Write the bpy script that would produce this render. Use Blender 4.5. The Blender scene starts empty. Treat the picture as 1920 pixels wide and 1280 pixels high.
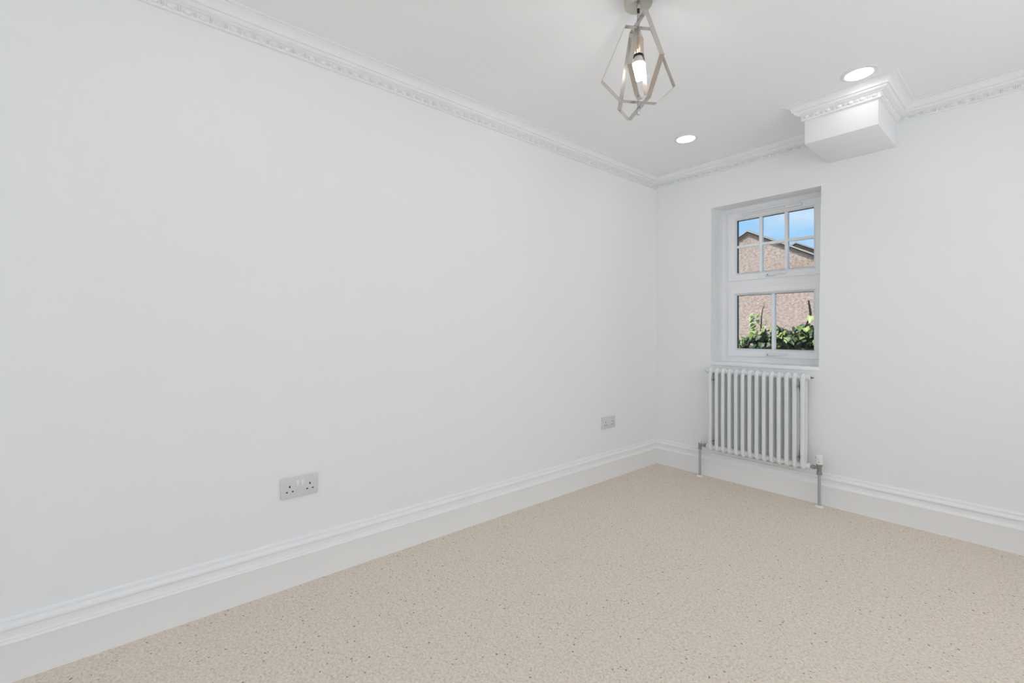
import bpy, bmesh, math, random
from mathutils import Vector, Matrix, Euler

# ------------------------------------------------------------------ camera, world, lights
R = math.radians
sc = bpy.context.scene
COL = sc.collection
CAMP = Vector((2.02, 0.0, 1.058))
YAW = 49.95
FPX = 838.0
cd = bpy.data.cameras.new('camera'); cam = bpy.data.objects.new('camera', cd); COL.objects.link(cam)
cd.sensor_width = 36.0; cd.lens = FPX / 1920 * 36.0
cd.shift_y = -19.0 / 1920; cd.clip_start = 0.02; cd.clip_end = 200
cam.location = CAMP; cam.rotation_euler = (R(90), 0, R(YAW))
sc.camera = cam
sc.view_settings.view_transform = 'Standard'; sc.view_settings.look = 'None'
sc.view_settings.gamma = 1.0; sc.view_settings.exposure = 0.0; sc.view_settings.use_curve_mapping = False
sc.cycles.max_bounces = 8; sc.cycles.diffuse_bounces = 7; sc.cycles.glossy_bounces = 3; sc.cycles.adaptive_threshold = .03; sc.cycles.use_light_tree = False; sc.cycles.caustics_reflective = False; sc.cycles.caustics_refractive = False

DOWNLIGHT_RADIANCE = 10.4
BULB_RADIANCE = 48.0
FILL_REAR_W = 8.5  # added fill lamp at the rear, evens out the walls
FILL_SIDE_W = 24.0  # added fill lamps on the right, shared between two openings
SUN_W = 4.9
SKY = 1.0

w = bpy.data.worlds.new('sky'); sc.world = w; w.use_nodes = True
nt = w.node_tree; nt.nodes.clear()
def wn(t, **k):
    n = nt.nodes.new(t)
    for a, b in k.items(): setattr(n, a, b)
    return n
tc = wn('ShaderNodeTexCoord'); mp = wn('ShaderNodeMapping'); mp.inputs['Scale'].default_value = (1, 1, 2.2)
mp.inputs['Location'].default_value = (0.37, 0.1, 0.0)
nz = wn('ShaderNodeTexNoise'); nz.inputs['Scale'].default_value = 4.2; nz.inputs['Detail'].default_value = 7; nz.inputs['Roughness'].default_value = .55
cr = wn('ShaderNodeValToRGB'); cr.color_ramp.elements[0].position = .56; cr.color_ramp.elements[1].position = .86
mx = wn('ShaderNodeMix', data_type='RGBA')
mx.inputs['A'].default_value = (.37, .66, 1.0, 1); mx.inputs['B'].default_value = (.86, .93, 1.0, 1)
bg = wn('ShaderNodeBackground'); bg.inputs['Strength'].default_value = SKY
ow = wn('ShaderNodeOutputWorld')
L = nt.links.new
L(tc.outputs['Generated'], mp.inputs['Vector']); L(mp.outputs['Vector'], nz.inputs['Vector'])
L(nz.outputs['Fac'], cr.inputs['Fac']); L(cr.outputs['Color'], mx.inputs['Factor'])
L(mx.outputs['Result'], bg.inputs['Color']); L(bg.outputs['Background'], ow.inputs['Surface'])

# room measures (metres): left wall x=0, window wall y=YE, floor z=0
YE, XR, YB, H = 3.22, 2.90, -3.40, 2.283
WT = 0.30

def lamp(name, kind, loc, rot, energy, **k):
    d = bpy.data.lights.new(name, kind); d.energy = energy
    for a, b in k.items(): setattr(d, a, b)
    o = bpy.data.objects.new(name, d); COL.objects.link(o); o.location = loc; o.rotation_euler = rot
    return o
lamp('sun', 'SUN', (0, -10, 20), (R(32), 0, R(-12)), SUN_W, angle=R(3), color=(1, .96, .9))
# added fill lamp behind the camera, set in a made-up garden door
lamp('fill_light_rear', 'AREA', (1.45, YB - .12, 1.10), (R(90), 0, 0), FILL_REAR_W, shape='RECTANGLE', size=2.3, size_y=2.0, color=(1, .972, .93))

for yc, wd, wt in ((.05, 1.3, .46), (2.0, 1.0, .54)):
    lamp('fill_light_side', 'AREA', (XR + .12, yc, 1.40), (R(90), 0, R(90)), FILL_SIDE_W * wt, shape='RECTANGLE', size=wd, size_y=1.2, color=(1, .972, .93))  # added fill lamps behind made-up windows in the right wall

# ------------------------------------------------------------------ materials
def mat(name, col, rough=.6, metal=0.0, bump=None, spec=.5, emit=None, estr=0, var=None, coat=0):
    m = bpy.data.materials.new(name); m.use_nodes = True
    t = m.node_tree; p = t.nodes['Principled BSDF']
    p.inputs['Base Color'].default_value = (*col, 1); p.inputs['Roughness'].default_value = rough
    p.inputs['Metallic'].default_value = metal; p.inputs['Specular IOR Level'].default_value = spec
    p.inputs['Coat Weight'].default_value = coat
    if emit:
        p.inputs['Emission Color'].default_value = (*emit, 1); p.inputs['Emission Strength'].default_value = estr
    c = t.nodes.new('ShaderNodeTexCoord')
    if bump:
        n = t.nodes.new('ShaderNodeTexNoise'); n.inputs['Scale'].default_value = bump[0]; n.inputs['Detail'].default_value = 3
        b = t.nodes.new('ShaderNodeBump'); b.inputs['Strength'].default_value = bump[1]; b.inputs['Distance'].default_value = bump[2]
        t.links.new(c.outputs['Object'], n.inputs['Vector']); t.links.new(n.outputs['Fac'], b.inputs['Height'])
        t.links.new(b.outputs['Normal'], p.inputs['Normal'])
    if var:   # (scale, amount): slight mottling of the colour
        n = t.nodes.new('ShaderNodeTexNoise'); n.inputs['Scale'].default_value = var[0]; n.inputs['Detail'].default_value = 4
        r = t.nodes.new('ShaderNodeMapRange'); r.inputs['To Min'].default_value = 1 - var[1]; r.inputs['To Max'].default_value = 1 + var[1]
        x = t.nodes.new('ShaderNodeMix'); x.data_type = 'RGBA'; x.blend_type = 'MULTIPLY'; x.inputs['Factor'].default_value = 1
        x.inputs['A'].default_value = (*col, 1)
        t.links.new(c.outputs['Object'], n.inputs['Vector']); t.links.new(n.outputs['Fac'], r.inputs['Value'])
        t.links.new(r.outputs['Result'], x.inputs['B']); t.links.new(x.outputs['Result'], p.inputs['Base Color'])
    return m

M = {}
M['wall'] = mat('matt_white_wall_paint', (.90, .902, .904), .75, spec=.25)
M['ceiling'] = mat('matt_white_ceiling_paint', (.935, .935, .936), .85, spec=.2)
M['plaster'] = mat('white_plaster_moulding', (.907, .907, .907), .7, spec=.3)
M['skirting'] = mat('white_satin_woodwork', (.93, .93, .932), .42, spec=.45)
M['upvc'] = mat('white_upvc', (.93, .932, .938), .3, spec=.5)
M['sill'] = mat('white_gloss_sill', (.93, .93, .935), .22)
M['spacer'] = mat('dark_grey_spacer_bar', (.055, .058, .066), .5)
M['radiator'] = mat('white_radiator_enamel', (.81, .83, .82), .22, spec=.5)
M['chrome'] = mat('satin_chrome', (.50, .51, .51), .3, 1.0)
M['chrome_dark'] = mat('worn_nickel_fitting', (.36, .37, .37), .32, 1.0)
M['pipe'] = mat('grey_painted_pipe', (.50, .51, .52), .35, .35)
M['white_plastic'] = mat('white_plastic', (.83, .84, .85), .35)
M['socket'] = mat('pale_grey_socket_plastic', (.715, .715, .725), .38)
M['switch'] = mat('white_rocker_plastic', (.83, .83, .835), .35)
M['hole'] = mat('dark_socket_shutter', (.015, .015, .016), .7)
M['hole2'] = mat('grey_socket_shutter', (.09, .09, .095), .7)
M['nickel'] = mat('brushed_nickel_band', (.62, .585, .54), .17, 1.0)
M['nickel_canopy'] = mat('brushed_nickel_canopy', (.60, .57, .50), .3, 1.0)
M['black'] = mat('black_rubber', (.012, .012, .012), .5)
M['lampholder'] = mat('champagne_lampholder', (.66, .55, .46), .32, .85)
M['bulb_neck'] = mat('cream_bulb_collar', (.85, .74, .66), .4)
M['bulb'] = mat('lit_bulb_globe', (1, 1, 1), .4, emit=(1, .965, .925), estr=BULB_RADIANCE)
M['lens'] = mat('lit_downlight_lens', (1, 1, 1), .4, emit=(1, .985, .97), estr=DOWNLIGHT_RADIANCE)
M['bark'] = mat('dark_brown_bark', (.035, .022, .017), .85, bump=(80, .4, .004))
M['stem'] = mat('green_brown_stem', (.10, .085, .035), .7)
M['bounce_ground'] = mat('pale_bounce_ground', (.56, .54, .50), .9, bump=(20, .3, .01), var=(4, .12))  # unseen ground, made pale to bounce sunlight up into the window reveal
M['roof'] = mat('grey_brown_roof_tile', (.17, .145, .12), .85, bump=(25, .4, .02), var=(9, .3))
M['verge'] = mat('sandy_verge_mortar', (.42, .36, .28), .9, var=(12, .2))
M['barge'] = mat('brown_bargeboard', (.085, .06, .05), .7)
M['outer'] = mat('outside_render', (.6, .58, .55), .9)

def glass():
    m = bpy.data.materials.new('window_glass'); m.use_nodes = True; t = m.node_tree; t.nodes.clear()
    o = t.nodes.new('ShaderNodeOutputMaterial'); x = t.nodes.new('ShaderNodeMixShader')
    a = t.nodes.new('ShaderNodeBsdfTransparent'); g = t.nodes.new('ShaderNodeBsdfGlossy'); g.inputs['Roughness'].default_value = .01
    f = t.nodes.new('ShaderNodeFresnel'); f.inputs['IOR'].default_value = 1.25
    a.inputs['Color'].default_value = (.98, .99, .985, 1)
    t.links.new(f.outputs[0], x.inputs[0]); t.links.new(a.outputs[0], x.inputs[1]); t.links.new(g.outputs[0], x.inputs[2]); t.links.new(x.outputs[0], o.inputs[0])
    return m
M['glass'] = glass()

def carpet():
    m = bpy.data.materials.new('beige_fleck_loop_carpet'); m.use_nodes = True; t = m.node_tree; p = t.nodes['Principled BSDF']
    N = t.nodes.new; K = t.links.new
    c = N('ShaderNodeTexCoord')
    loop = N('ShaderNodeTexVoronoi'); loop.inputs['Scale'].default_value = 215     # the wool loops
    fl = N('ShaderNodeTexVoronoi'); fl.inputs['Scale'].default_value = 105         # the dark flecks
    n1 = N('ShaderNodeTexNoise'); n1.inputs['Scale'].default_value = 110; n1.inputs['Detail'].default_value = 2; n1.inputs['Roughness'].default_value = .7
    for q in (loop, fl, n1): K(c.outputs['Object'], q.inputs['Vector'])
    r1 = N('ShaderNodeValToRGB'); r1.color_ramp.elements[0].position = .30; r1.color_ramp.elements[1].position = .72
    r1.color_ramp.elements[0].color = (.70, .607, .503, 1); r1.color_ramp.elements[1].color = (.91, .815, .722, 1)
    K(n1.outputs['Fac'], r1.inputs['Fac'])
    # some loops are spun a little darker
    s2 = N('ShaderNodeSeparateColor'); K(loop.outputs['Color'], s2.inputs[0])
    h1 = N('ShaderNodeMath'); h1.operation = 'GREATER_THAN'; h1.inputs[1].default_value = .86; K(s2.outputs[0], h1.inputs[0])
    h2 = N('ShaderNodeMath'); h2.operation = 'MULTIPLY'; h2.inputs[1].default_value = .24; K(h1.outputs[0], h2.inputs[0])
    mf = N('ShaderNodeMix'); mf.data_type = 'RGBA'; mf.inputs['B'].default_value = (.33, .27, .22, 1)
    K(h2.outputs[0], mf.inputs['Factor']); K(r1.outputs['Color'], mf.inputs['A'])
    # flecks: only a few of the cells, and only near the cell centre; the loop relief breaks up their outline
    sep = N('ShaderNodeSeparateColor'); K(fl.outputs['Color'], sep.inputs[0])
    g1 = N('ShaderNodeMath'); g1.operation = 'GREATER_THAN'; g1.inputs[1].default_value = .90; K(sep.outputs[0], g1.inputs[0])
    sz = N('ShaderNodeMath'); sz.operation = 'MULTIPLY'; sz.inputs[1].default_value = .6; K(sep.outputs[1], sz.inputs[0])
    dd = N('ShaderNodeMath'); dd.operation = 'MULTIPLY_ADD'; dd.inputs[1].default_value = .35; K(loop.outputs['Distance'], dd.inputs[0]); K(fl.outputs['Distance'], dd.inputs[2])
    g2 = N('ShaderNodeMath'); g2.operation = 'LESS_THAN'; K(dd.outputs[0], g2.inputs[0]); K(sz.outputs[0], g2.inputs[1])
    g = N('ShaderNodeMath'); g.operation = 'MULTIPLY'; K(g1.outputs[0], g.inputs[0]); K(g2.outputs[0], g.inputs[1])
    ga = N('ShaderNodeMath'); ga.operation = 'MULTIPLY'; ga.inputs[1].default_value = .72; K(g.outputs[0], ga.inputs[0])
    mx = N('ShaderNodeMix'); mx.data_type = 'RGBA'; mx.inputs['B'].default_value = (.15, .118, .095, 1)
    K(ga.outputs[0], mx.inputs['Factor']); K(mf.outputs['Result'], mx.inputs['A'])
    K(mx.outputs['Result'], p.inputs['Base Color'])
    b = N('ShaderNodeBump'); b.inputs['Strength'].default_value = .4; b.inputs['Distance'].default_value = .003; b.invert = True
    K(loop.outputs['Distance'], b.inputs['Height']); K(b.outputs['Normal'], p.inputs['Normal'])
    p.inputs['Roughness'].default_value = .95; p.inputs['Specular IOR Level'].default_value = .1
    return m
M['carpet'] = carpet()

def pebbledash():
    m = bpy.data.materials.new('pink_brown_pebbledash'); m.use_nodes = True; t = m.node_tree; p = t.nodes['Principled BSDF']
    N = t.nodes.new; K = t.links.new; c = N('ShaderNodeTexCoord')
    n = N('ShaderNodeTexNoise'); n.inputs['Scale'].default_value = 14; n.inputs['Detail'].default_value = 9; n.inputs['Roughness'].default_value = .75
    r = N('ShaderNodeValToRGB'); r.color_ramp.elements[0].position = .34; r.color_ramp.elements[1].position = .66
    r.color_ramp.elements[0].color = (.27, .185, .145, 1); r.color_ramp.elements[1].color = (.60, .455, .385, 1)
    K(c.outputs['Object'], n.inputs['Vector']); K(n.outputs['Fac'], r.inputs['Fac'])
    n3 = N('ShaderNodeTexNoise'); n3.inputs['Scale'].default_value = .9; n3.inputs['Detail'].default_value = 2
    r3 = N('ShaderNodeValToRGB'); r3.color_ramp.elements[0].position = .56; r3.color_ramp.elements[1].position = .7
    K(c.outputs['Object'], n3.inputs['Vector']); K(n3.outputs['Fac'], r3.inputs['Fac'])
    mx = N('ShaderNodeMix'); mx.data_type = 'RGBA'; mx.blend_type = 'MULTIPLY'; mx.inputs['B'].default_value = (.86, .82, .74, 1)
    K(r3.outputs['Color'], mx.inputs['Factor']); K(r.outputs['Color'], mx.inputs['A']); K(mx.outputs['Result'], p.inputs['Base Color'])
    v = N('ShaderNodeTexVoronoi'); v.inputs['Scale'].default_value = 30; K(c.outputs['Object'], v.inputs['Vector'])
    b = N('ShaderNodeBump'); b.inputs['Strength'].default_value = .5; b.inputs['Distance'].default_value = .02; K(v.outputs['Distance'], b.inputs['Height'])
    K(b.outputs['Normal'], p.inputs['Normal']); p.inputs['Roughness'].default_value = .95
    return m
M['pebble'] = pebbledash()

def leafmat(name, stops):
    m = bpy.data.materials.new(name); m.use_nodes = True; t = m.node_tree; p = t.nodes['Principled BSDF']
    oi = t.nodes.new('ShaderNodeObjectInfo'); r = t.nodes.new('ShaderNodeValToRGB')
    e = r.color_ramp.elements
    while len(e) < len(stops): e.new(.5)
    for q, (pos, c) in zip(e, stops): q.position = pos; q.color = (*c, 1)
    t.links.new(oi.outputs['Random'], r.inputs['Fac']); t.links.new(r.outputs['Color'], p.inputs['Base Color'])
    p.inputs['Roughness'].default_value = .45
    p.inputs['Subsurface Weight'].default_value = 0
    return m
M['leaf'] = leafmat('green_leaf', [(0, (.025, .045, .015)), (.35, (.055, .09, .024)), (.65, (.105, .155, .045)), (.87, (.19, .245, .06)), (1, (.33, .37, .09))])
M['leaf_pale'] = leafmat('pale_yellow_green_leaf', [(0, (.20, .25, .08)), (.6, (.29, .34, .11)), (1, (.40, .43, .17))])
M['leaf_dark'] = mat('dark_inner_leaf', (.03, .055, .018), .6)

# ------------------------------------------------------------------ mesh helpers
def base_of(p):
    b = Vector((0, 0, 0))
    while p is not None: b = b + p.location; p = p.parent
    return b
class G:
    """collects geometry in world coordinates; build() links it as one mesh object"""
    def __init__(s): s.v = []; s.f = []
    def add(s, vs, fs):
        k = len(s.v); s.v += [Vector(q) for q in vs]; s.f += [tuple(i + k for i in f) for f in fs]; return s
    def box(s, lo, hi):
        (a, b, c), (d, e, f) = lo, hi
        return s.add([(a, b, c), (d, b, c), (d, e, c), (a, e, c), (a, b, f), (d, b, f), (d, e, f), (a, e, f)],
                     [(0, 3, 2, 1), (4, 5, 6, 7), (0, 1, 5, 4), (1, 2, 6, 5), (2, 3, 7, 6), (3, 0, 4, 7)])
    def tube(s, pts, rad, n=10, caps=True):
        pts = [Vector(p) for p in pts]; rad = rad if isinstance(rad, (list, tuple)) else [rad] * len(pts)
        k = len(s.v); prev = None
        for i, p in enumerate(pts):
            d = (pts[min(i + 1, len(pts) - 1)] - pts[max(i - 1, 0)]).normalized()
            u = d.orthogonal().normalized() if prev is None else (prev - d * prev.dot(d)).normalized()
            prev = u; v = d.cross(u)
            s.v += [p + (u * math.cos(2 * math.pi * j / n) + v * math.sin(2 * math.pi * j / n)) * rad[i] for j in range(n)]
        for i in range(len(pts) - 1):
            for j in range(n):
                a = k + i * n + j; b = k + i * n + (j + 1) % n
                s.f.append((a, b, b + n, a + n))
        if caps:
            s.f.append(tuple(k + j for j in reversed(range(n)))); e = k + (len(pts) - 1) * n
            s.f.append(tuple(e + j for j in range(n)))
        return s
    def lathe(s, c, prof, n=24, axis='z'):
        """prof: (radius, along-axis offset) list"""
        c = Vector(c); ax = {'z': Vector((0, 0, 1)), 'x': Vector((1, 0, 0)), 'y': Vector((0, 1, 0))}[axis]
        pts = [c + ax * h for r, h in prof]; u = ax.orthogonal().normalized(); v = ax.cross(u); k = len(s.v)
        for (r, h), p in zip(prof, pts):
            r = max(r, 1e-5)
            s.v += [p + (u * math.cos(2 * math.pi * j / n) + v * math.sin(2 * math.pi * j / n)) * r for j in range(n)]
        for i in range(len(prof) - 1):
            for j in range(n):
                a = k + i * n + j; b = k + i * n + (j + 1) % n
                s.f.append((a, b, b + n, a + n))
        s.f.append(tuple(k + j for j in reversed(range(n)))); e = k + (len(prof) - 1) * n
        s.f.append(tuple(e + j for j in range(n)))
        return s
    def ellipsoid(s, c, rx, ry, rz, nu=12, nv=8, rot=None):
        c = Vector(c); k = len(s.v); vs = []
        for i in range(nv + 1):
            th = math.pi * i / nv
            for j in range(nu):
                ph = 2 * math.pi * j / nu
                p = Vector((rx * math.sin(th) * math.cos(ph), ry * math.sin(th) * math.sin(ph), rz * math.cos(th)))
                if rot: p = rot @ p
                vs.append(c + p)
        s.v += vs
        for i in range(nv):
            for j in range(nu):
                a = k + i * nu + j; b = k + i * nu + (j + 1) % nu
                if i == 0: s.f.append((a, a + nu, b + nu))
                elif i == nv - 1: s.f.append((a, a + nu, b))
                else: s.f.append((a, a + nu, b + nu, b))
        return s
    def build(s, name, m, parent=None, smooth=None, bevel=0, seg=2, origin=None):
        b = base_of(parent) if parent is not None else (Vector(origin) if origin else Vector((0, 0, 0)))
        me = bpy.data.meshes.new(name); me.from_pydata([q - b for q in s.v], [], s.f); me.update()
        bm = bmesh.new(); bm.from_mesh(me); bmesh.ops.remove_doubles(bm, verts=bm.verts, dist=2e-6)
        bmesh.ops.recalc_face_normals(bm, faces=bm.faces)
        if bevel:
            ed = [e for e in bm.edges if len(e.link_faces) == 2 and e.calc_face_angle(0) > R(35)]
            bmesh.ops.bevel(bm, geom=ed, offset=bevel, segments=seg, profile=.5, affect='EDGES', clamp_overlap=True)
        bm.to_mesh(me); bm.free()
        if smooth or bevel:
            me.shade_smooth(); me.set_sharp_from_angle(angle=R(smooth or 40))
        me.materials.append(M[m])
        o = bpy.data.objects.new(name, me); COL.objects.link(o)
        if parent is not None: o.parent = parent
        elif origin: o.location = Vector(origin)
        return o

def tag(o, label=None, cat=None, group=None, kind=None):
    if label: o['label'] = label
    if cat: o['category'] = cat
    if group: o['group'] = group
    if kind: o['kind'] = kind
    return o
def thing(name, loc, label, cat, group=None, kind=None):
    o = bpy.data.objects.new(name, None); o.empty_display_size = .05; COL.objects.link(o); o.location = loc
    return tag(o, label, cat, group, kind)

# ------------------------------------------------------------------ room shell
def struct(o, label, cat): return tag(o, label, cat, kind='structure')

floor = G().box((-WT, YB - WT, -.12), (XR + WT, YE + WT, 0)).build('floor', 'carpet')
struct(floor, 'beige loop pile carpet with small dark flecks covering the whole floor', 'carpet')
ceil = G().box((-WT, YB - WT, H), (XR + WT, YE + WT, H + .25)).build('ceiling', 'ceiling')
struct(ceil, 'plain matt white ceiling with two round downlights in view', 'ceiling')
wl = G().box((-WT, YB - WT, 0), (0, YE + WT, H)).build('wall_left', 'wall')
struct(wl, 'long bare white wall with two double sockets near the skirting', 'wall')

def holed_wall(name, P, inner, outer, hin, hout, lab):
    """P maps (s, z, depth) to the world. inner/outer: face rectangles (s0,s1) at depth 0 / WT; hin/hout: hole quads"""
    g = G()
    def ring(rect, hole, d, flip):
        a = [P(rect[0], 0, d), P(rect[1], 0, d), P(rect[1], H, d), P(rect[0], H, d)]
        h = [P(q[0], q[1], d) for q in hole]
        g.add(a + h, [(0, 1, 5, 4), (1, 2, 6, 5), (2, 3, 7, 6), (3, 0, 4, 7)])
    ring(inner, hin, 0, False); ring(outer, hout, WT, True)
    hi = [P(q[0], q[1], 0) for q in hin]; ho = [P(q[0], q[1], WT) for q in hout]
    g.add(hi + ho, [(i, (i + 1) % 4, 4 + (i + 1) % 4, 4 + i) for i in range(4)])
    a = [P(inner[0], 0, 0), P(inner[1], 0, 0), P(inner[1], H, 0), P(inner[0], H, 0)]
    b = [P(outer[0], 0, WT), P(outer[1], 0, WT), P(outer[1], H, WT), P(outer[0], H, WT)]
    g.add(a + b, [(i, (i + 1) % 4, 4 + (i + 1) % 4, 4 + i) for i in range(4)])
    return struct(g.build(name, 'wall', smooth=30), lab, 'wall')

WX0, WX1, WZ0, WZ1 = .452, 1.15, .815, 1.958       # window opening
holed_wall('wall_end', lambda s, z, d: (s, YE + d, z), (0, XR), (0, XR),
           [(WX0, WZ0), (1.127, WZ0), (1.141, WZ1 - .006), (WX0 + .002, WZ1)], [(WX0, WZ0), (WX1, WZ0), (WX1, WZ1 + .02), (WX0, WZ1 + .02)],
           'white end wall with the small window and radiator')
holed_wall('wall_back', lambda s, z, d: (s, YB - d, z), (0, XR), (0, XR),
           [(.3, .02), (2.6, .02), (2.6, 2.1), (.3, 2.1)], [(.3, .02), (2.6, .02), (2.6, 2.1), (.3, 2.1)],
           'white wall behind the viewpoint with a made-up opening for a fill lamp')
# right wall: two added openings for fill lamps, so it is built from the strips around them
g = G(); X0_, X1_ = XR, XR + WT
for lo, hi in (((YB - WT), -.6), (.7, 1.5), (2.5, YE + WT)): g.box((X0_, lo, 0), (X1_, hi, H))
for lo, hi in ((-.6, .7), (1.5, 2.5)):
    g.box((X0_, lo, 0), (X1_, hi, .8)); g.box((X0_, lo, 2.0), (X1_, hi, H))
struct(g.build('wall_right', 'wall'), 'white wall right of the viewpoint with two added openings for fill lamps', 'wall')

# boxed-in downstand on the window wall, below the ceiling
BX0, BX1, BY, BZ = 1.18, 1.497, 2.793, 2.077
bulk = G().box((BX0, BY, BZ), (BX1, YE, H)).build('wall_boxing', 'wall', bevel=.002)
struct(bulk, 'white boxed-in downstand below the ceiling right of the window', 'boxing')

# ---- mouldings
SK = [(0, .195), (.006, .195), (.0095, .1925), (.011, .188), (.011, .1835), (.0085, .1815), (.0085, .1785), (.0135, .1765), (.0175, .1725), (.0192, .167),
      (.0185, .161), (.0150, .1575), (.0090, .1565), (.0090, .1350), (.0100, .1310), (.0125, .1285), (.0150, .1278), (.0150, .1255), (.0185, .1240), (.0205, .1205), (.0205, .1185), (.0190, .1160), (.0190, .0)]
CO = [(0, -.0795), (.0115, -.0795), (.0130, -.0785), (.0130, -.0735), (.0115, -.0725), (.0105, -.0715), (.0110, -.0600), (.0150, -.0530), (.0235, -.0515), (.0255, -.0500), (.0255, -.0475), (.0320, -.0465), (.0375, -.0430), (.0405, -.0380), (.0410, -.0340),
      (.0485, -.0335), (.0485, -.0305), (.0495, -.0250), (.0530, -.0185), (.0590, -.0130), (.0660, -.0095), (.0720, -.0080), (.0720, -.0045), (.0835, -.0045), (.0850, -.0030), (.0850, 0)]
def sweep(name, m, prof, z0, p0, p1, n, s0, s1):
    p0, p1, n = Vector((*p0, 0)), Vector((*p1, 0)), Vector((*n, 0)); d = (p1 - p0).normalized()
    g = G(); k = len(prof)
    vs = [p0 + n * p - d * (p * s0) + Vector((0, 0, z0 + z)) for p, z in prof] + [p1 + n * p + d * (p * s1) + Vector((0, 0, z0 + z)) for p, z in prof]
    g.add(vs, [(i, i + 1, k + i + 1, k + i) for i in range(k - 1)])
    return g.build(name, m, smooth=32)
for nm, a, b, n, lab in (('baseboard_left', (0, YB), (0, YE), (1, 0), 'tall moulded white skirting board along the long wall'),
                         ('baseboard_end', (0, YE), (XR, YE), (0, -1), 'tall moulded white skirting board below the window and radiator'),
                         ('baseboard_right', (XR, YE), (XR, YB), (-1, 0), 'tall moulded white skirting board on the wall right of the viewpoint')):
    struct(sweep(nm, 'skirting', SK, 0, a, b, n, -1, -1), lab, 'skirting')

def ell_mesh(name, parts):
    g = G()
    for c, r in parts: g.ellipsoid(c, *r, nu=8, nv=5)
    me = bpy.data.meshes.new(name); me.from_pydata(g.v, [], g.f); me.shade_smooth(); me.materials.append(M['plaster']); return me
# local axes: x along the run, y up the sloping ovolo, z out of it
EGG = ell_mesh('egg', [((0, -.0005, 0), (.0135, .0098, .0098))])
DART = ell_mesh('dart', [((0, -.0005, 0), (.0024, .0098, .0085)), ((-.0058, .0005, 0), (.0021, .0085, .007)), ((.0058, .0005, 0), (.0021, .0085, .007))])
PITCH = .0475
def cornice(name, a, b, n, s0, s1, lab):
    o = struct(sweep(name, 'plaster', CO, H, a, b, n, s0, s1), lab, 'cornice')
    a, b, n = Vector((*a, 0)), Vector((*b, 0)), Vector((*n, 0)); d = (b - a).normalized(); ln = (b - a).length
    st, en = -.0115 * s0, ln + .0115 * s1
    up = (n * .15 + Vector((0, 0, 1)) * .988).normalized(); out = d.cross(up).normalized()
    if out.dot(n) < 0: out = -out
    xa = up.cross(out)
    rot = Matrix((xa, up, out)).transposed().to_4x4()
    cnt = max(1, round((en - st) / PITCH)); pt = (en - st) / cnt
    c0 = a + n * .0115 + Vector((0, 0, H - .0625))
    for i in range(cnt):
        for me, off in ((EGG, .5), (DART, 1.0)):
            if off == 1.0 and i == cnt - 1: continue
            q = bpy.data.objects.new(me.name, me); COL.objects.link(q); q.parent = o
            q.matrix_local = Matrix.Translation(c0 + d * (st + (i + off) * pt)) @ rot
    return o
cornice('trim_1', (0, YB), (0, YE), (1, 0), 0, -1, 'white egg-and-dart cornice along the top of the long wall')
cornice('trim_2', (0, YE), (BX0, YE), (0, -1), -1, -1, 'short white egg-and-dart cornice above the window')
cornice('trim_3', (BX0, YE), (BX0, BY), (-1, 0), -1, 1, 'white cornice return on the shaded left side of the boxing')
cornice('trim_4', (BX0, BY), (BX1, BY), (0, -1), 1, 1, 'brightly lit white egg-and-dart cornice on the front of the boxing')
cornice('trim_5', (BX1, BY), (BX1, YE), (1, 0), 1, -1, 'white cornice return on the right side of the boxing')
cornice('trim_6', (BX1, YE), (XR, YE), (0, -1), -1, -1, 'white cornice at the top of the end wall right of the boxing')

struct(sweep('trim_7', 'plaster', CO, H, (XR, YE), (XR, YB), (-1, 0), -1, -1), 'white cornice along the wall right of the viewpoint', 'cornice')

# ------------------------------------------------------------------ window
FY = YE + .188          # room-side face of the frame
def frame_ring(g, x0, x1, z0, z1, b, y0, y1):
    bl, br, bb, bt = b if isinstance(b, tuple) else (b,) * 4
    g.box((x0, y0, z0), (x0 + bl, y1, z1)); g.box((x1 - br, y0, z0), (x1, y1, z1))
    g.box((x0 + bl, y0, z0), (x1 - br, y1, z0 + bb)); g.box((x0 + bl, y0, z1 - bt), (x1 - br, y1, z1)); return g
def mitre_ring(g, x0, x1, z0, z1, b, prof):
    """prof: (inset from outer edge, y) closed around; mitred rectangular ring"""
    k = len(prof); vs = []
    for (cx, cz, sx, sz) in ((x0, z0, 1, 1), (x1, z0, -1, 1), (x1, z1, -1, -1), (x0, z1, 1, -1)):
        vs += [(cx + sx * i, y, cz + sz * i) for i, y in prof]
    fs = []
    for c in range(4):
        for i in range(k):
            a = c * k + i; a2 = c * k + (i + 1) % k; e = ((c + 1) % 4) * k + i; e2 = ((c + 1) % 4) * k + (i + 1) % k
            fs.append((a, a2, e2, e))
    return g.add(vs, fs)

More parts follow.
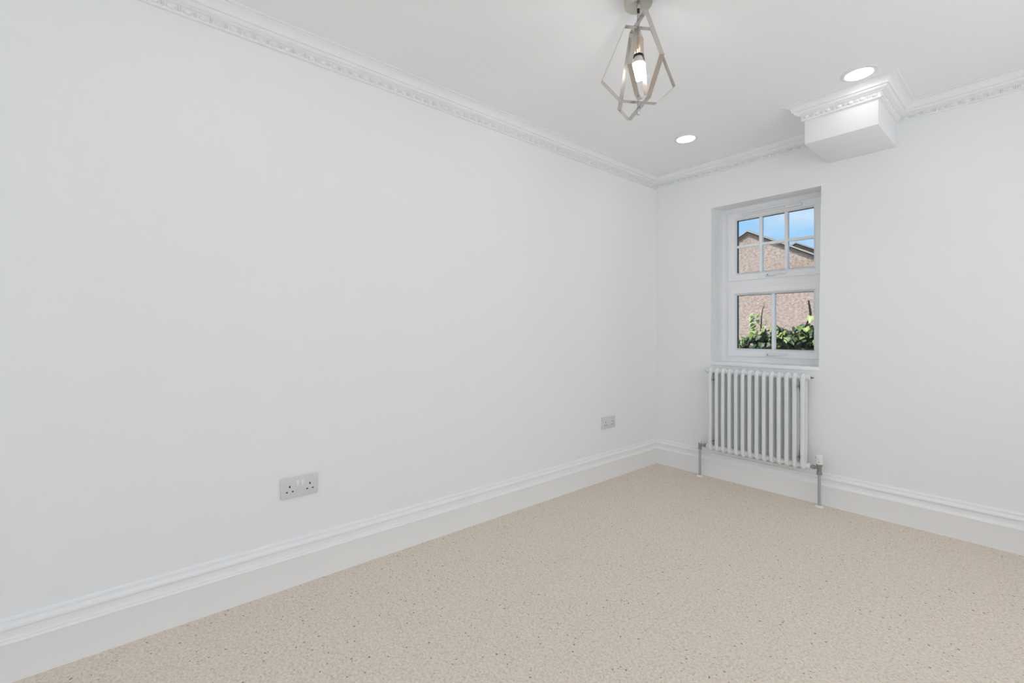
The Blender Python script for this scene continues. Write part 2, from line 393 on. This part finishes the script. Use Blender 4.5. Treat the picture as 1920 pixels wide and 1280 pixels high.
win = thing('window_1', (.8, FY + .03, .835), 'small white casement window with leaded-style glazing bars above the radiator', 'window', kind='structure')
win['label'] = 'small white window with glazing bars above the radiator'
fx0, fx1, fz0, fz1 = .449, 1.151, .832, 1.978
g = G(); mitre_ring(g, fx0, fx1, fz0, fz1, 0, [(0, FY), (.043, FY), (.045, FY + .012), (.045, FY + .06), (0, FY + .06)])
g.box((fx0 + .04, FY + .001, 1.376), (fx1 - .04, FY + .058, 1.434))
g.build('window_frame', 'upvc', win)
SILL = G().box((WX0 - .001, YE - .006, .812), (1.129, FY + .01, .836))
SILL.v[2].x = SILL.v[6].x = 1.146
so = SILL.build('window_sill', 'sill', win, bevel=.004, seg=3)
def sash(name, x0, x1, z0, z1, cols, rows):
    y0 = FY - .012
    b = .058
    s = mitre_ring(G(), x0, x1, z0, z1, 0, [(0, FY + .012), (0, y0 + .004), (.003, y0), (.040, y0), (.046, y0 + .004), (b - .004, y0 + .016), (b, y0 + .022), (b, y0 + .055), (0, y0 + .055)]).build(name, 'upvc', win)
    gx0, gx1, gz0, gz1 = x0 + b, x1 - b, z0 + b, z1 - b
    yg = y0 + .036
    mitre_ring(G(), gx0 - .003, gx1 + .003, gz0 - .003, gz1 + .003, 0, [(0, yg - .008), (.0045, yg - .008), (.0045, yg + .018), (0, yg + .018)]).build('spacer_bar', 'spacer', s)
    w_ = (gx1 - gx0) / cols; h_ = (gz1 - gz0) / rows
    for i in range(cols):
        for j in range(rows):
            G().box((gx0 + i * w_ + .001, yg, gz0 + j * h_ + .001), (gx0 + (i + 1) * w_ - .001, yg + .004, gz0 + (j + 1) * h_ - .001)).build('pane', 'glass', s)
    def bar(lo, hi): 
        return G().box(lo, hi).build('glazing_bar', 'upvc', s, bevel=.003, seg=2)
    for i in range(1, cols):
        xx = gx0 + i * w_; bar((xx - .0105, yg - .014, gz0), (xx + .0105, yg + .018, gz1))
    for j in range(1, rows):
        zz = gz0 + j * h_
        for i in range(cols):
            bar((gx0 + i * w_ + (.0105 if i else 0), yg - .013, zz - .0095), (gx0 + (i + 1) * w_ - (.0105 if i < cols - 1 else 0), yg + .017, zz + .0095))
    # espagnolette handle on the bottom rail: rose, neck and lever
    hx = (x0 + x1) / 2 - .01; hz = z0 + .022
    hd = G().box((hx - .033, y0 - .008, hz - .011), (hx + .033, y0 + .001, hz + .011)).build('handle', 'white_plastic', s, bevel=.004)
    g = G().tube([(hx, y0 - .006, hz), (hx, y0 - .032, hz)], .009, 12)
    g.tube([(hx - .012, y0 - .034, hz), (hx + .03, y0 - .036, hz + .002), (hx + .11, y0 - .034, hz + .004)], [.0095, .009, .0075], 10)
    G.build(g, 'handle', 'white_plastic', s, smooth=40)
    G().lathe((hx - .002, y0 - .0445, hz), [(.005, 0), (.005, .002)], 12, 'y').build('handle_lock', 'chrome_dark', s)
    return s, y0
us, yy = sash('upper_sash', .494, 1.104, 1.430, 1.936, 3, 2)
lsash, yy = sash('lower_sash', .494, 1.104, .874, 1.380, 2, 1)
g = G().box((.60, yy - .011, 1.896), (.985, yy + .001, 1.918)); g.box((.70, yy - .017, 1.901), (.885, yy - .010, 1.913))
g.build('trickle_vent', 'white_plastic', us, bevel=.003)

# made-up door and windows out of view, added around the fill lamps
d2 = thing('fill_door_1', (1.45, YB - .06, .02), 'made-up white garden door around the rear fill lamp', 'door', kind='structure')
for a, b in ((.3, 1.45), (1.45, 2.6)):
    mitre_ring(G(), a, b, .02, 2.1, 0, [(0, YB - .03), (.07, YB - .03), (.07, YB - .09), (0, YB - .09)]).build('fill_door_frame', 'upvc', d2)

for nm, lo, hi, lab in (('fill_window_2', -.6, .7, 'made-up white window around a fill lamp beside the viewpoint'), ('fill_window_3', 1.5, 2.5, 'made-up white window around a fill lamp near the end wall')):
    w2 = thing(nm, (XR + .06, (lo + hi) / 2, .8), lab, 'window', kind='structure')
    for a, b in ((lo, (lo + hi) / 2), ((lo + hi) / 2, hi)):
        g = mitre_ring(G(), a, b, .8, 2.0, 0, [(0, -.03), (.05, -.03), (.05, -.09), (0, -.09)])
        g.v = [Vector((XR - q.y, q.x, q.z)) for q in g.v]
        g.build('window_frame', 'upvc', w2)

# ------------------------------------------------------------------ radiator
RY = YE - .070                      # centre line of the radiator, off the wall
RX0, PIT, NS = .492, .0443, 14
RZ0, RZ1 = .208, .802
rad = thing('radiator', (.78, RY, 0), 'white two-column tubular radiator on the wall below the window', 'radiator')
def section_mesh():
    g = G(); tr = .0128; dy = .0215
    for sgn in (-1, 1):
        zs = [RZ0 + .012, RZ0 + .03, RZ0 + .06, RZ1 - .06, RZ1 - .03, RZ1 - .012]
        g.tube([(0, sgn * dy * f, z) for z, f in zip(zs, (.75, .95, 1, 1, .95, .75))], [tr * .8, tr, tr, tr, tr, tr * .8], 12)
    for zc, sg in ((RZ1 - .0265, 1), (RZ0 + .0265, -1)):
        g.ellipsoid((0, 0, zc), .0165, .0355, .0265, 16, 10)
        g.lathe((0, 0, zc), [(.0145, -PIT / 2), (.0155, -PIT / 2 + .004), (.0185, -.012), (.0195, 0), (.0185, .012), (.0155, PIT / 2 - .004), (.0145, PIT / 2)], 16, 'x')
    return g
s0 = section_mesh(); s0.v = [q + Vector((RX0, RY, 0)) for q in s0.v]
first = s0.build('column', 'radiator', rad, smooth=60)
for i in range(1, NS):
    c = first.copy(); COL.objects.link(c); c.parent = rad; c.location.x = first.location.x + i * PIT
ex0, ex1 = RX0 - PIT / 2, RX0 + (NS - 1) * PIT + PIT / 2
zt, zb = RZ1 - .0265, RZ0 + .0265
for x, sg in ((ex0, -1), (ex1, 1)):
    for z in (zt, zb):
        G().lathe((x, RY, z), [(.0165, -.004 * sg), (.0185, .0 * sg), (.0185, .009 * sg), (.016, .013 * sg), (.012, .015 * sg)], 16, 'x').build('end_bush', 'radiator', rad, smooth=40)
g = G().lathe((ex1 + .014, RY, zt), [(.0075, 0), (.0075, .008), (.0045, .009), (.0045, .017)], 6, 'x'); g.build('bleed_valve', 'chrome_dark', rad)
g = G().lathe((ex0 - .014, RY, zt), [(.0075, 0), (.0075, -.008), (.005, -.010)], 6, 'x'); g.build('blanking_plug', 'chrome', rad)
for i in (0, NS - 2):
    for z in (RZ1 - .085, RZ0 + .075):
        x = RX0 + (i + .5) * PIT
        G().box((x - .009, RY + .028, z - .03), (x + .009, YE - .0015, z + .03)).box((x - .004, RY - .036, z - .004), (x + .004, RY + .03, z + .004)).build('wall_bracket', 'chrome_dark', rad)
# valve tails, bodies and pipes
def lock_side(px, xin, sg):
    z = zb
    g = G().lathe((xin, RY, z), [(.009, 0), (.009, sg * .01), (.0125, sg * .01), (.0125, sg * .022), (.009, sg * .023), (.009, abs(px - xin) * sg)], 12, 'x')
    return g
VL, VR = .405, 1.150
b = lock_side(VL, ex0 - .014, -1)
b.lathe((VL, RY, zb), [(.0095, -.034), (.0125, -.034), (.0125, -.018), (.0105, -.016), (.0115, 0), (.0105, .012), (.0085, .016)], 14)
lv = b.build('lockshield_valve', 'chrome_dark', rad, smooth=35)
G().lathe((VL, RY, zb), [(.0105, .012), (.0115, .014), (.0105, .040), (.0085, .045), (.002, .046)], 14).build('valve_cap', 'white_plastic', lv, smooth=35)
b = lock_side(VR, ex1 + .014, 1)
b.lathe((VR, RY, zb), [(.0095, -.040), (.0145, -.040), (.015, -.030), (.0135, -.022), (.011, -.020), (.0125, -.008), (.0125, .008), (.0145, .012), (.0165, .014), (.0165, .022), (.012, .024)], 16)
tv = b.build('thermostatic_valve', 'chrome_dark', rad, smooth=35)
hd = G().lathe((VR, RY, zb), [(.0145, .022), (.0175, .026), (.0185, .034), (.0185, .062), (.0175, .075), (.014, .081), (.004, .083)], 20).build('valve_head', 'white_plastic', tv, smooth=35)
# grip ribs and number window slots of the head
for k in range(10):
    a = 2 * math.pi * k / 10
    c = Vector((VR + math.cos(a) * .0183, RY + math.sin(a) * .0183, zb))
    G().box((c.x - .0014, c.y - .0014, zb + .044), (c.x + .0014, c.y + .0014, zb + .074)).build('grip_rib', 'white_plastic', tv)
for a, z in ((R(200), .040), (R(280), .040), (R(215), .062)):
    c = Vector((VR + math.cos(a) * .0182, RY + math.sin(a) * .0182, zb + z))
    G().box((c.x - .003, c.y - .002, c.z - .0014), (c.x + .003, c.y + .002, c.z + .0014)).build('setting_mark', 'hole2', tv)
for px, zt_ in ((VL, zb - .033), (VR, zb - .039)):
    G().tube([(px, RY, .004), (px, RY, zt_)], .0088, 14).build('pipe', 'pipe', rad, smooth=40)
    G().lathe((px, RY, 0), [(.024, .0), (.024, .004), (.020, .009), (.0105, .011)], 20).build('floor_collar', 'white_plastic', rad, smooth=40)

# ------------------------------------------------------------------ double sockets
def socket(yc, zc, label):
    t = thing('wall_socket', (0, yc, zc), label, 'socket', 'double sockets on the long wall')
    G().box((0, yc - .0735, zc - .043), (.0115, yc + .0735, zc + .043)).build('plate', 'socket', t, bevel=.0045, seg=3)
    X = .0115
    for s in (-1, 1):
        cy = yc + s * .0395
        # three pin openings: upright earth above, two level ones below
        G().box((X - .002, cy - .0024, zc + .001), (X + .0004, cy + .0024, zc + .0105)).build('earth_slot', 'hole', t)
        for q in (-1, 1):
            G().box((X - .002, cy + q * .0112 - .0038, zc - .0182), (X + .0004, cy + q * .0112 + .0038, zc - .0128)).build('pin_slot', 'hole2', t)
        sy = yc + s * .0092
        sw = G().add([(X - .001, sy - .0055, zc + .006), (X - .001, sy + .0055, zc + .006), (X - .001, sy + .0055, zc + .029), (X - .001, sy - .0055, zc + .029),
                      (X + .0042, sy - .0055, zc + .006), (X + .0042, sy + .0055, zc + .006), (X + .0012, sy + .0055, zc + .029), (X + .0012, sy - .0055, zc + .029)],
                     [(0, 3, 2, 1), (4, 5, 6, 7), (0, 1, 5, 4), (1, 2, 6, 5), (2, 3, 7, 6), (3, 0, 4, 7)])
        sw.build('rocker_switch', 'switch', t, bevel=.0008)
    return t
socket(.526, .408, 'white double socket nearest the viewpoint on the long wall')
socket(2.600, .404, 'white double socket near the corner by the radiator')

# ------------------------------------------------------------------ downlights
def downlight(x, y, label):
    t = thing('downlight', (x, y, H), label, 'downlight', 'round recessed ceiling lights')
    n = 48; prof = [(.054, -.0025), (.057, -.005), (.066, -.005), (.0715, -.003), (.073, 0)]
    g = G(); vs = [(x + r * math.cos(2 * math.pi * j / n), y + r * math.sin(2 * math.pi * j / n), H + z) for r, z in prof for j in range(n)]
    g.add(vs, [(i * n + j, i * n + (j + 1) % n, (i + 1) * n + (j + 1) % n, (i + 1) * n + j) for i in range(len(prof) - 1) for j in range(n)])
    g.build('bezel', 'white_plastic', t, smooth=40)
    G().lathe((x, y, H), [(.0545, .004), (.0545, -.0026)], 32).build('lens', 'lens', t, smooth=40)
downlight(1.455, 2.631, 'lit round downlight beside the boxing')
downlight(.555, 2.677, 'lit round downlight near the corner above the window')
downlight(.555, .17, 'lit round downlight above the long wall out of view')
downlight(1.455, .17, 'lit round downlight near the viewpoint out of view')

# ------------------------------------------------------------------ pendant lamp
PX, PY = 1.063, 1.410
LA = R(49.95)                       # how the lamp's frames are turned about the stem
ax = Vector((-math.sin(LA), math.cos(LA), 0)); rt = Vector((math.cos(LA), math.sin(LA), 0))
Zh = 1.058                          # heights of the lamp's parts are measured from here
pen = thing('pendant_lamp', (PX, PY, H), 'brushed nickel pendant lamp of interlocking angular bands with one lit bulb', 'pendant lamp')
G().lathe((PX, PY, H), [(.050, 0), (.0505, -.003), (.0505, -.026), (.049, -.0295), (.046, -.031), (.012, -.031), (.001, -.031)], 48).build('canopy', 'nickel_canopy', pen, smooth=40)
G().lathe((PX, PY, H - .031), [(.0075, 0), (.0075, -.008), (.0055, -.012)], 16).build('cord_grip', 'chrome', pen, smooth=40)
G().tube([(PX, PY, H - .04), (PX, PY, H - .064)], .0048, 12).build('cord_sleeve', 'black', pen, smooth=40)
G().tube([(PX, PY, H - .062), (PX, PY, Zh + 1.083)], .0052, 14).build('stem', 'chrome', pen, smooth=40)
def band(ang, prof, w=.0165, th=.0016, dx=0):
    """closed flat band: prof = half-width/height points of a six-sided loop, ang = turn of its plane from the picture plane"""
    d = rt * math.cos(ang) + ax * math.sin(ang); nrm = d.cross(Vector((0, 0, 1))).normalized()
    (t_, zt_), (w_, zw_), (b_, zb_) = prof
    loop = [(-t_, zt_), (t_, zt_), (w_, zw_), (b_, zb_), (-b_, zb_), (-w_, zw_)]
    def inset(k):
        out = []
        m = len(loop)
        for i in range(m):
            p, q, r = Vector(loop[i - 1]), Vector(loop[i]), Vector(loop[(i + 1) % m])
            e1, e2 = (q - p).normalized(), (r - q).normalized()
            n1, n2 = Vector((e1.y, -e1.x)), Vector((e2.y, -e2.x))   # inward for this turning
            bs = (n1 + n2).normalized(); out.append(q + bs * (k / max(.2, bs.dot(n1))))
        return out
    o, i_ = inset(0), inset(th)
    c = Vector((PX, PY, 0)); vs = []
    for lp in (o, i_):
        for sgn in (-1, 1):
            vs += [c + d * (q[0] + dx) + nrm * (sgn * w / 2) + Vector((0, 0, Zh + q[1])) for q in lp]
    m = 6; fs = []
    for k in range(m):
        a, b2 = k, (k + 1) % m
        fs += [(a, b2, m + b2, m + a), (2 * m + a, 3 * m + a, 3 * m + b2, 2 * m + b2), (a, 2 * m + a, 2 * m + b2, b2), (m + a, m + b2, 3 * m + b2, 3 * m + a)]
    return G().add(vs, fs).build('band', 'nickel', pen)
band(R(7.6), [(.0522, 1.114), (.141, .906), (.069, .839)])
band(R(-82), [(.0633, 1.136), (.1854, .903), (.0854, .814)])
band(R(60), [(.023, 1.100), (.119, .919), (.020, .858)])
G().lathe((PX, PY, Zh), [(.004, 1.083), (.010, 1.080), (.0175, 1.072), (.0185, 1.066), (.0185, 1.014), (.0175, 1.012), (.001, 1.012)], 28).build('lampholder', 'lampholder', pen, smooth=40)
G().lathe((PX, PY, Zh), [(.0178, 1.012), (.0185, 1.011), (.0185, 1.006), (.0165, 1.005)], 28).build('lampholder_ring', 'black', pen, smooth=40)
bl = G().lathe((PX, PY, Zh), [(.0125, 1.010), (.0145, 1.003), (.0175, .993), (.0215, .983), (.0235, .979)], 28).build('bulb', 'bulb_neck', pen, smooth=60)
G().lathe((PX, PY, Zh), [(.0235, .979), (.0258, .968), (.0260, .954), (.0236, .939), (.0175, .9265), (.008, .920)], 16).build('globe', 'bulb', bl, smooth=60)
G().tube([(PX, PY, Zh + .866), (PX, PY, Zh + .800)], .0042, 12).build('stem', 'chrome', pen, smooth=40)
G().lathe((PX, PY, Zh), [(.0035, .815), (.0068, .814), (.0068, .797), (.0045, .794), (.0005, .7935)], 14).build('finial', 'chrome', pen, smooth=40)

# ------------------------------------------------------------------ outside
gr = G().box((-30, YE + WT + .02, -.5), (30, 45, -.2)).build('ground', 'bounce_ground')
struct(gr, 'ground outside the window, made pale to bounce light', 'ground')

def gable_house(name, y0, y1, xr, zr, half, slope, label, wm='pebble'):
    t = thing(name, (xr, y0, -.2), label, 'house')
    ze = zr - half * slope
    prof = [(xr - half, -.2), (xr + half, -.2), (xr + half, ze), (xr, zr), (xr - half, ze)]
    g = G().add([(x, y0, z) for x, z in prof] + [(x, y1, z) for x, z in prof],
                [(0, 1, 2, 3, 4), (9, 8, 7, 6, 5)] + [(i, 5 + i, 5 + (i + 1) % 5, (i + 1) % 5) for i in range(5)])
    g.build('gable_wall', wm, t)
    ov = .35; th = .045
    for s in (-1, 1):
        xe = xr + s * (half + ov); zz = zr - (half + ov) * slope
        def slab(ya, yb, lo, hi):
            q = [(xr, zr + lo), (xe, zz + lo), (xe, zz + hi), (xr, zr + hi)]
            return G().add([(x, ya, z) for x, z in q] + [(x, yb, z) for x, z in q], [(0, 1, 2, 3), (7, 6, 5, 4), (0, 4, 5, 1), (1, 5, 6, 2), (2, 6, 7, 3), (3, 7, 4, 0)])
        slab(y0 - .055, y1 + .055, .03, .03 + th).build('roof_slope', 'roof', t)
        slab(y0 - .045, y0 - .004, -.045, .03).build('bargeboard', 'barge', t)
        slab(y0 - .07, y0 - .05, .035, .03 + th - .006).build('verge', 'verge', t)
    return t
gable_house('house', 13.0, 15.4, -3.256, 3.785, 4.2, .54, 'low pink-brown pebbledashed house with a shallow gable seen through the window')
gable_house('house', 16.2, 24.0, -3.08, 3.84, 4.2, .53, 'second low gabled roof just behind the pebbledashed house')

random.seed(7)
def leaf_mesh(name, ln, wd, fold, curl):
    """five-pointed ivy-like blade, folded on its midrib and drooping at the tip; base at the origin, growing along +y"""
    out = [(0, 0), (.30, -.06), (.52, .14), (.40, .34), (.46, .58), (.24, .72), (0, 1.0)]
    vs = []; mid = []
    for (x, y) in out:
        z = fold * abs(x) * wd * 2 - curl * (max(y, 0) ** 2) * ln
        vs.append((x * wd, y * ln, z))
    left = [(-x, y, z) for (x, y, z) in vs[1:-1]]
    m1 = (0, .35 * ln, -curl * .12 * ln)
    V = vs + left + [m1]
    r = list(range(0, 7)); l = [0] + list(range(7, 12)) + [6]; c = 12
    F = [(c, r[i], r[i + 1]) for i in range(6)] + [(c, l[i + 1], l[i]) for i in range(6)]
    me = bpy.data.meshes.new(name); me.from_pydata(V, [], F); me.shade_smooth(); return me
LEAVES = [leaf_mesh('leaf', .078, .074, .25, .25), leaf_mesh('leaf', .070, .064, .12, .4), leaf_mesh('leaf', .084, .080, .35, .12)]
for me in LEAVES: me.materials.append(M['leaf'])
PALE = [leaf_mesh('leaf', .055, .05, .2, .3), leaf_mesh('leaf', .045, .04, .1, .2)]
for me in PALE: me.materials.append(M['leaf_pale'])
def put_leaf(t, me, p, az, tilt, roll=0, s=1.0):
    o = bpy.data.objects.new('leaf', me); COL.objects.link(o); o.parent = t
    o.location = Vector(p) - t.location; o.rotation_euler = Euler((tilt, roll, az), 'XYZ'); o.scale = (s, s, s)
    return o
def shrub(x0, x1, y, topf, n, label):
    t = thing('leafy_shrub', ((x0 + x1) / 2, y + .15, -.2), label, 'shrub')
    g = G()
    for k in range(6):
        xx = x0 + (x1 - x0) * (k + .5) / 6
        bx = (x0 + x1) / 2 + (xx - (x0 + x1) / 2) * .35
        g.tube([(bx, y + .15, -.2), (bx + .03, y + .12, .3), (xx, y + .1, topf(xx) - .08)], [.014, .010, .005], 7)
    g.build('stem', 'bark', t, smooth=50)
    # dark inner foliage behind the leaves one can pick apart
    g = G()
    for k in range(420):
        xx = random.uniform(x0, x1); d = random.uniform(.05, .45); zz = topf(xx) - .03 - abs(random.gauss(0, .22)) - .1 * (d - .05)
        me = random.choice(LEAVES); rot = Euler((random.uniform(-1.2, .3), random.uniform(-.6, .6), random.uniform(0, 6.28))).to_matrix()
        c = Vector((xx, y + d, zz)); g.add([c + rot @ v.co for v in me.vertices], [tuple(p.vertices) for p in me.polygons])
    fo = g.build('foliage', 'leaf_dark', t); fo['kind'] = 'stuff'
    for k in range(n):
        xx = random.uniform(x0, x1); dep = random.random() ** 1.6
        zz = topf(xx) - dep * .34 + random.uniform(-.012, .012)
        yy = y + random.uniform(-.05, .10) - dep * .08
        az = R(180) + random.gauss(0, .9)           # mostly growing out towards the light and the window
        put_leaf(t, random.choice(LEAVES), (xx, yy, zz), az, random.uniform(-.95, -.05), random.gauss(0, .35), random.uniform(.7, 1.15))
    return t
PLY = 4.6
topL = lambda x: .955 + .115 * max(0, min(1, (x + .02) / .30)) + .012 * math.sin(x * 40)
topR = lambda x: 1.075 + .012 * math.sin(x * 31 + 1) + .02 * max(0, min(1, (x - .5) / .15))
sl = shrub(-.16, .365, PLY, topL, 190, 'green leafy shrub with a tall thin stalk of pale leaves outside the window')
sr = shrub(.375, .92, PLY, topR, 200, 'green leafy shrub with a bare brown twig outside the window')
# tall thin stalk with pale leaves
g = G().tube([(.272, PLY, .92), (.270, PLY, 1.08), (.276, PLY, 1.20), (.284, PLY, 1.27), (.298, PLY + .01, 1.325)], [.008, .007, .0055, .004, .002], 7)
for a, b_ in (((.271, PLY, 1.10), (.23, PLY, 1.17)), ((.273, PLY, 1.06), (.325, PLY - .02, 1.14)), ((.275, PLY, 1.19), (.245, PLY, 1.225)), ((.284, PLY, 1.27), (.31, PLY, 1.30))):
    g.tube([a, b_], [.003, .0015], 6)
g.build('stalk', 'stem', sl, smooth=50)
for (x, z, az, ti, s) in ((.215, 1.235, 2.6, -.5, 1.1), (.235, 1.22, 3.5, -.3, 1.0), (.20, 1.20, 3.0, -.7, 1.1), (.25, 1.205, 3.6, -.2, .9), (.225, 1.185, 2.2, -.8, 1.1), (.205, 1.16, 3.2, -.5, 1.0),
                          (.245, 1.165, 3.9, -.9, .8), (.315, 1.16, 4.2, -.6, .6), (.33, 1.135, 4.0, -.4, .6), (.30, 1.13, 2.9, -.9, .6), (.32, 1.11, 3.3, -.7, .7), (.30, 1.305, 4.2, .1, .6), (.288, 1.295, 2.5, .2, .5),
                          (.31, 1.325, 3.4, .3, .5), (.215, 1.13, 3.0, -.7, 1.2), (.24, 1.11, 2.7, -.5, 1.1), (.20, 1.10, 3.5, -.8, 1.2), (.30, 1.08, 3.6, -.6, 1.0), (.23, 1.075, 3.1, -.4, 1.3), (.27, 1.06, 3.3, -.7, 1.2)):
    put_leaf(sl, random.choice(PALE), (x, PLY - .03, z), az, ti, random.uniform(-.4, .4), s)
# bare twig
g = G().tube([(.625, PLY, 1.0), (.640, PLY, 1.09), (.652, PLY, 1.12), (.680, PLY, 1.19), (.682, PLY, 1.22), (.675, PLY, 1.28), (.668, PLY, 1.335)], [.006, .006, .007, .0085, .010, .0085, .006], 8)
g.tube([(.674, PLY, 1.29), (.655, PLY, 1.315)], [.003, .0015], 6); g.tube([(.681, PLY, 1.24), (.69, PLY, 1.26)], [.003, .002], 6)
g.build('twig', 'bark', sr, smooth=50)
for (x, z, az, ti, s) in ((.71, 1.19, 3.1, -.7, 1.3), (.42, 1.06, 3.2, -.7, 1.5), (.47, 1.04, 2.6, -.5, 1.6), (.44, 1.03, 3.7, -.3, 1.4), (.40, 1.085, 3.0, -.5, 1.2), (.52, 1.0, 3.1, -.8, 1.4)):
    put_leaf(sr, random.choice(PALE), (x, PLY - .06, z), az, ti, random.uniform(-.4, .4), s)
